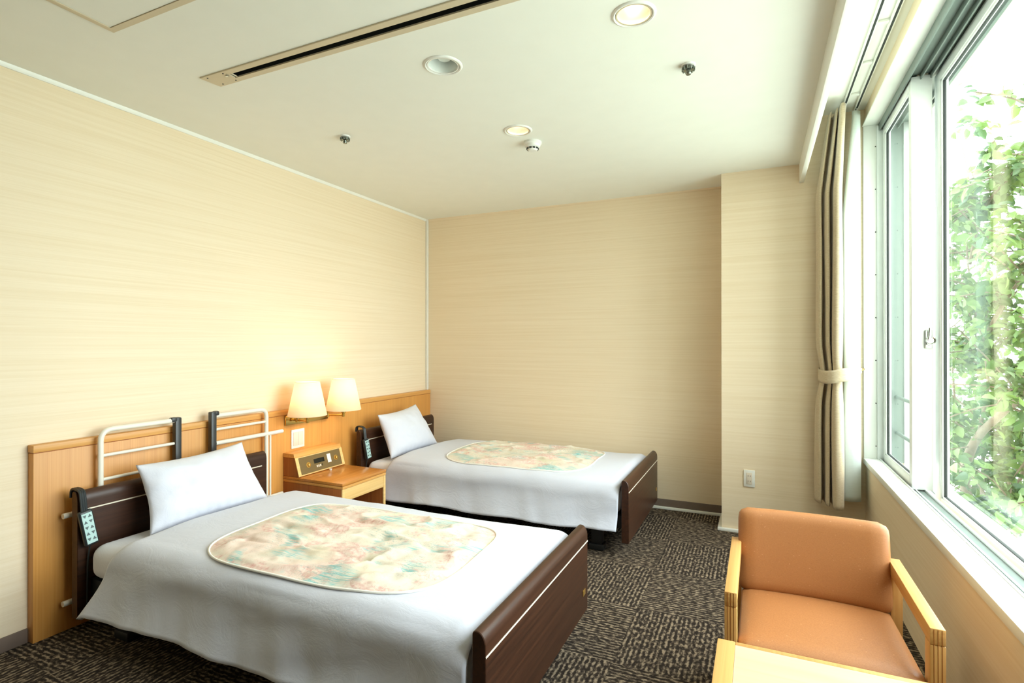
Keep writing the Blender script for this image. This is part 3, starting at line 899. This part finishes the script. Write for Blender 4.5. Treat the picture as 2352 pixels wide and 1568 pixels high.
# ------------------------------------------------------------------ nightstand with control console
NX0, NX1, NY0, NY1 = .0465, .553, -1.770, -1.337
ns = thing('nightstand', 'oak nightstand with built-in control console between the beds', 'nightstand', (.3, -1.55, 0))
b = NB(); box(b, NX0, NX1, NY0, NY1, .411, .429, .002); tp = obj('top', b, 'oak_top', ns)
b = NB(); box(b, NX0, NX1, NY0+.001, NY1-.001, .392, .409, .002); obj('top_edge', b, 'oak_y', ns)
for y in (NY0+.002, NY1-.024):
    bx('side_panel', 'oak_red', ns, NX0, NX1-.012, y, y+.022, .0, .391, .001)
    bx('front_edge', 'oak_pale', ns, NX1-.012, NX1-.002, y, y+.022, .0, .391, .001)
bx('apron', 'oak_pale', ns, NX1-.022, NX1-.004, NY0+.025, NY1-.025, .312, .390, .001)
bx('shelf', 'oak_red', ns, NX0, NX1-.05, NY0+.025, NY1-.025, .09, .11, .001)
bx('back_panel', 'oak_red', ns, NX0, NX0+.012, NY0+.025, NY1-.025, .0, .391, .001)
b = NB(); prism(b, [(NX0, .4295), (.183, .4295), (.146, .552), (NX0, .552)], 'y', NY0+.002, NY1-.002, .0015, 1); co = obj('console', b, 'oak_red', ns)
b = NB(); prism(b, [(NX0, .5525), (.1475, .5525), (.1405, .580), (NX0, .580)], 'y', NY0, NY1, .0015, 1); obj('console_top', b, 'oak_y', ns)
# sloping face frame
sl = math.atan2(.183-.146, .552-.4295); Ls = math.hypot(.037, .1225)
fm = T((.1835, 0, .4295)) @ Matrix.Rotation(-sl, 4, 'Y')
b = NB()
for y0, y1 in ((NY0+.001, NY0+.026), (NY1-.026, NY1-.001)): box(b, 0, .006, y0, y1, .003, Ls, .001, 1, fm)
box(b, 0, .006, NY0+.026, NY1-.026, .003, .010, .001, 1, fm); box(b, 0, .006, NY0+.026, NY1-.026, Ls-.006, Ls, .001, 1, fm)
obj('face_frame', b, 'oak_pale', ns)
b = NB(); box(b, .0, .003, NY0+.026, NY1-.026, .010, Ls-.006, 0, 1, fm); cp = obj('control_panel', b, 'bronze', ns)
PW = NY1-NY0-.052; Y0 = NY0+.026
def on_panel(name, mat, u, v, w, h, d=.003):
    b = NB(); zc = .010+(Ls-.016)*v; yc_ = Y0+PW*u
    box(b, .003, .003+d, yc_-w/2, yc_+w/2, zc-h/2, zc+h/2, .0008, 1, fm); return obj(name, b, mat, cp)
on_panel('display', 'display', .46, .60, .095, .030, .002)
on_panel('room_plate', 'white', .705, .58, .034, .060, .002)
for u in (.385, .425, .465): on_panel('button', 'pale', u, .28, .010, .015, .004)
on_panel('button', 'gasket', .515, .30, .003, .014, .003)
for u, v in ((.20, .48), (.875, .50)):
    b = NB(); mm = fm @ T((.003, Y0+PW*u, .010+(Ls-.016)*v)) @ Matrix.Rotation(R(90), 4, 'Y')
    lathe(b, [(.019, 0), (.019, .001), (.010, .002), (.010, .012), (.007, .014), (0, .014)], 20, mm); obj('knob', b, 'gold', cp)
b = NB(); lathe(b, [(0, 0), (.006, 0), (.006, .010), (0, .011)], 14, T((.218, -1.515, .429))); lathe(b, [(0, .006), (.011, .007), (.011, .010), (0, .012)], 14, T((.218, -1.515, .429)))
obj('small_peg', b, 'white', ns)

# ------------------------------------------------------------------ twin wall lamp
wl = thing('wall_lamp', 'brass twin swing-arm wall lamp with two cream shades above the nightstand', 'wall lamp', (.05, -1.565, .79))
b = NB(); box(b, .0485, .060, -1.760, -1.372, .760, .826, .002); obj('back_plate', b, 'brass', wl)
SX = .205
for sy, pivot in ((-1.715, -1.70), (-1.375, -1.42)):
    b = NB()
    tube(b, smooth_path([(.06, pivot, .793), (.10, pivot, .793), (SX, sy, .793), (SX, sy, .83)], .015), .0065, 10)
    lathe(b, [(0, 0), (.012, 0), (.012, .028), (0, .03)], 16, T((.10, pivot, .779))); lathe(b, [(0, 0), (.011, 0), (.011, .026), (0, .028)], 16, T((SX, sy, .782)))
    obj('swing_arm', b, 'brass', wl)
    b = NB(); lathe(b, [(0, .81), (.016, .81), (.017, .875), (0, .875)], 18, T((SX, sy, 0))); obj('lamp_socket', b, 'brass', wl)
    b = NB(); lathe(b, [(0, .875), (.014, .878), (.028, .905), (.028, .925), (.016, .945), (0, .95)], 20, T((SX, sy, 0))); obj('bulb', b, emit('lamp_bulb', (1, .84, .64), 5), wl)
    b = NB(); lathe(b, [(.124, .832), (.078, 1.052), (.076, 1.052), (.122, .832), (.124, .832)], 48, T((SX, sy, 0)))
    sh_ = obj('lamp_shade', b, 'shade', wl, sharp=60)
    b = NB(); lathe(b, [(.0785, 1.051), (.0800, 1.054), (.0755, 1.054)], 48, T((SX, sy, 0)))
    for k in range(3):
        a = k*2.094; tube(b, [(SX, sy, .878), (SX+.07*math.cos(a), sy+.07*math.sin(a), 1.04)], .0015, 6)
    obj('shade_ring', b, 'pale', sh_)
    L = bpy.data.lights.new('lamp_glow', 'POINT'); L.energy = 2.3; L.color = (1, .80, .58); L.shadow_soft_size = .035
    lo = bpy.data.objects.new('lamp_light', L); COL.objects.link(lo); lo.parent = wl
    lo.matrix_parent_inverse = Matrix.Translation(-wl.location); lo.location = (SX, sy, .985)

# ------------------------------------------------------------------ armchair
ac = thing('armchair', 'low tan vinyl armchair with blond wooden arms facing the table', 'armchair', (3.10, -2.35, 0))
AZ = .54
AX0, AX1 = 2.819, 3.372
YB0, YF0 = -2.075, -2.600     # back and front of the arms
for x0 in (AX0, AX1-.036):
    b = NB()
    box(b, x0, x0+.036, YF0, YB0, AZ-.045, AZ, .003); obj('armrest', b, 'beech', ac)
    b = NB(); box(b, x0, x0+.036, YF0, YF0+.05, 0, AZ-.045, .003); obj('leg', b, 'beech_z', ac)
    b = NB(); box(b, x0, x0+.036, YB0-.05, YB0, 0, AZ-.045, .003); obj('leg', b, 'beech_z', ac)
    for k in (1, 2, 3):
        bx('joint_line', 'oak_red', ac, x0+.036*k/4-.0008, x0+.036*k/4+.0008, YF0-.0006, YF0+.002, .01, AZ-.003)
bx('seat_rail', 'beech', ac, AX0+.036, AX1-.036, YF0+.06, YF0+.085, .21, .265, .003)
bx('seat_rail', 'beech', ac, AX0+.036, AX1-.036, YB0-.06, YB0-.035, .21, .265, .003)
def cushion(bm, x0, x1, y0, y1, z0, z1, bev, crown, mat=None, ax=2):
    t = bmesh.new(); bmesh.ops.create_cube(t, size=1)
    bmesh.ops.subdivide_edges(t, edges=list(t.edges), cuts=14, use_grid_fill=True)
    dims = (x1-x0, y1-y0, z1-z0)
    for v in t.verts:
        p = [c*2 for c in v.co]
        q = []
        for k in range(3):
            h = dims[k]/2; q.append(p[k]*h)
        # round the edges
        inner = [max(-(dims[k]/2-bev), min(dims[k]/2-bev, q[k])) for k in range(3)]
        d = Vector([q[k]-inner[k] for k in range(3)])
        if d.length > 1e-9:
            m_ = max(abs(c) for c in d); d = d.normalized()*m_
        w = [inner[k]+d[k] for k in range(3)]
        o2 = [k for k in range(3) if k != ax]
        e = max(0, (1-p[o2[0]]**2)*(1-p[o2[1]]**2))
        w[ax] += crown*e*(1 if p[ax] > 0 else 0)
        v.co = Vector((w[0]+(x0+x1)/2, w[1]+(y0+y1)/2, w[2]+(z0+z1)/2))
    merge(bm, t, mat)
b = NB(); cushion(b, AX0+.037, AX1-.037, -2.60, -2.11, .275, .372, .022, .020); 
for v in b.verts: v.co.z += (-2.11 - v.co.y)*.05
obj('seat', b, 'leather', ac, sharp=80)
b = NB(); mt_ = T((0, -2.125, .395)) @ Matrix.Rotation(R(-13), 4, 'X')
cushion(b, AX0+.024, AX1-.030, -.03, .055, -.035, .272, .034, .0, mt_)
for v in b.verts:
    u = (v.co.x-AX0)/(AX1-AX0); v.co.y += .022*(2*u-1)**2*-1 + .01
obj('backrest', b, 'leather', ac, sharp=80)

# ------------------------------------------------------------------ table
tb_ = thing('table', 'pale laminate tea table with blond wooden edge in front of the armchair', 'table', (3.13, -3.32, 0))
TX0, TX1, TY0, TY1, TZ = 2.826, 3.43, -3.62, -3.008, .60
bx('tabletop', 'table_top', tb_, TX0+.040, TX1-.040, TY0+.016, TY1-.016, TZ-.028, TZ-.0004)
b = NB(); box(b, TX0, TX0+.040, TY0, TY1, TZ-.03, TZ, .002); box(b, TX1-.040, TX1, TY0, TY1, TZ-.03, TZ, .002)
box(b, TX0+.04, TX1-.04, TY1-.016, TY1, TZ-.03, TZ, .002); box(b, TX0+.04, TX1-.04, TY0, TY0+.016, TZ-.03, TZ, .002)
obj('edge_band', b, 'beech', tb_)
for x in (TX0+.004, TX1-.044):
    for y in (TY0+.01, TY1-.05):
        b = NB(); box(b, x, x+.04, y, y+.04, 0, TZ-.03, .003); obj('leg', b, 'beech_z', tb_)
bx('apron', 'beech', tb_, TX0+.044, TX1-.044, TY1-.04, TY1-.02, TZ-.09, TZ-.03, .002)
bx('apron', 'beech', tb_, TX0+.044, TX1-.044, TY0+.02, TY0+.04, TZ-.09, TZ-.03, .002)

# ------------------------------------------------------------------ trees outside the window
def leaf(bm, p, d, nrm, L, W, fold=.22, curl=.18):
    d = d.normalized(); s = d.cross(nrm).normalized(); n = s.cross(d).normalized()
    mid = [p, p + d*L*.33 - n*curl*L*.04, p + d*L*.68 - n*curl*L*.22, p + d*L - n*curl*L*.55]
    ww = [0, .5, .42, 0]
    vm = [bm.verts.new(m) for m in mid]
    for sg in (-1, 1):
        e1 = bm.verts.new(mid[1] + s*sg*W*ww[1] + n*W*fold); e2 = bm.verts.new(mid[2] + s*sg*W*ww[2] + n*W*fold)
        fs = [(vm[0], e1, vm[1]), (vm[1], e1, e2, vm[2]), (vm[2], e2, vm[3])]
        for f in fs: bm.faces.new(f if sg > 0 else f[::-1])

def tree(name, label, limbs, twig_n, leaf_n, L, rnd, leafm, zfade):
    t = thing(name, label, 'tree', limbs[0][0][0])
    b = NB()
    tips = []
    for pts, r0, r1 in limbs:
        P = smooth_path(pts, .25, 5); n = len(P)
        tube(b, P, [r0 + (r1-r0)*i/(n-1) for i in range(n)], 9)
        for k in range(twig_n):
            i = rnd.randint(int(n*.15), n-1); base = P[i]
            dirn = Vector((rnd.uniform(-1, 1), rnd.uniform(-1, 1), rnd.uniform(-.35, .9))).normalized()
            ln = rnd.uniform(.25, .85); end = base + dirn*ln + Vector((0, 0, -.08*ln))
            m1 = base.lerp(end, .5) + Vector((rnd.uniform(-.05, .05), rnd.uniform(-.05, .05), rnd.uniform(0, .06)))
            tube(b, smooth_path([base, m1, end], .2, 3), .006, 5)
            tips.append((base, m1, end))
    obj('branches', b, 'bark', t, sharp=80)
    b = NB()
    for k in range(leaf_n):
        a, m1, e = rnd.choice(tips); s = rnd.uniform(.15, 1.08)
        p = a.lerp(m1, s*2) if s < .5 else m1.lerp(e, s*2-1)
        p = p + Vector((rnd.gauss(0, .035), rnd.gauss(0, .035), rnd.gauss(0, .035)))
        d = Vector((rnd.uniform(-1, 1), rnd.uniform(-1, 1), rnd.uniform(-1.0, .3)))
        nn = Vector((rnd.uniform(-1.1, 1.1), rnd.uniform(-1.3, .9), .75))
        l = L*rnd.uniform(.6, 1.15)
        leaf(b, p, d, nn, l, l*rnd.uniform(.48, .62))
    obj('foliage', b, leafm, t, sharp=180)
    return t
rnd = random.Random(5)
limbs = []
fork = (4.78, 1.95, -.9)
limbs.append(([(4.95, 2.05, -2.8), fork, (4.60, 1.75, .16), (4.62, 1.50, .50), (4.68, 1.20, .72), (4.70, .80, .93), (4.78, .20, 1.30), (4.85, -.5, 1.5)], .05, .012))
limbs.append(([(4.63, 1.46, .54), (4.64, 1.22, 1.04), (4.60, 1.40, 1.49), (4.58, 1.60, 2.15), (4.60, 1.45, 2.50), (4.52, 1.52, 3.15)], .013, .004))
limbs.append(([(4.60, 1.56, 2.0), (4.62, 1.35, 2.45), (4.70, .95, 2.62), (4.8, .45, 2.75)], .014, .005))
limbs.append(([(4.62, 1.30, 1.35), (4.72, 1.05, 1.75), (4.85, .6, 2.05), (4.95, 0, 2.2)], .016, .006))
limbs.append(([fork, (4.7, 2.2, .2), (4.62, 2.15, 1.2), (4.55, 2.05, 2.2), (4.5, 2.0, 3.1)], .013, .004))
limbs.append(([fork, (5.0, 2.6, .3), (4.95, 2.9, 1.3), (4.8, 2.7, 2.3)], .018, .005))
limbs.append(([fork, (4.9, 1.3, -.1), (5.05, .6, .4), (5.1, -.2, .7), (5.15, -1.1, .9)], .018, .005))
limbs.append(([fork, (4.7, 1.7, -.3), (4.7, 1.2, .0), (4.8, .6, .2), (4.9, 0, .3)], .016, .005))
limbs.append(([fork, (5.1, 1.8, .4), (5.2, 1.6, 1.0), (5.25, 1.3, 1.5)], .016, .005))
limbs.append(([fork, (4.8, 2.4, -.2), (4.8, 2.7, .2), (4.9, 3.3, .6)], .016, .005))
tree('tree', 'leafy green broadleaf tree with curving branches just outside the window', limbs, 26, 8200, .108, rnd, 'leaf', 0)
limbs = []
for k in range(12):
    x, y = rnd.uniform(8.2, 9.8), rnd.uniform(-.5, 9.5)
    limbs.append(([(8.9, 3.6, -2.8), (x*.5+4.45, y*.5+1.8, -1.2), (x, y, rnd.uniform(-.4, .8)), (x+rnd.uniform(-.4, .4), y+rnd.uniform(-.4, .4), rnd.uniform(.8, 2.2))], .06, .012))
tree('tree', 'paler green tree farther off behind the nearer branches', limbs, 34, 7600, .17, rnd, 'leaf2', 0)
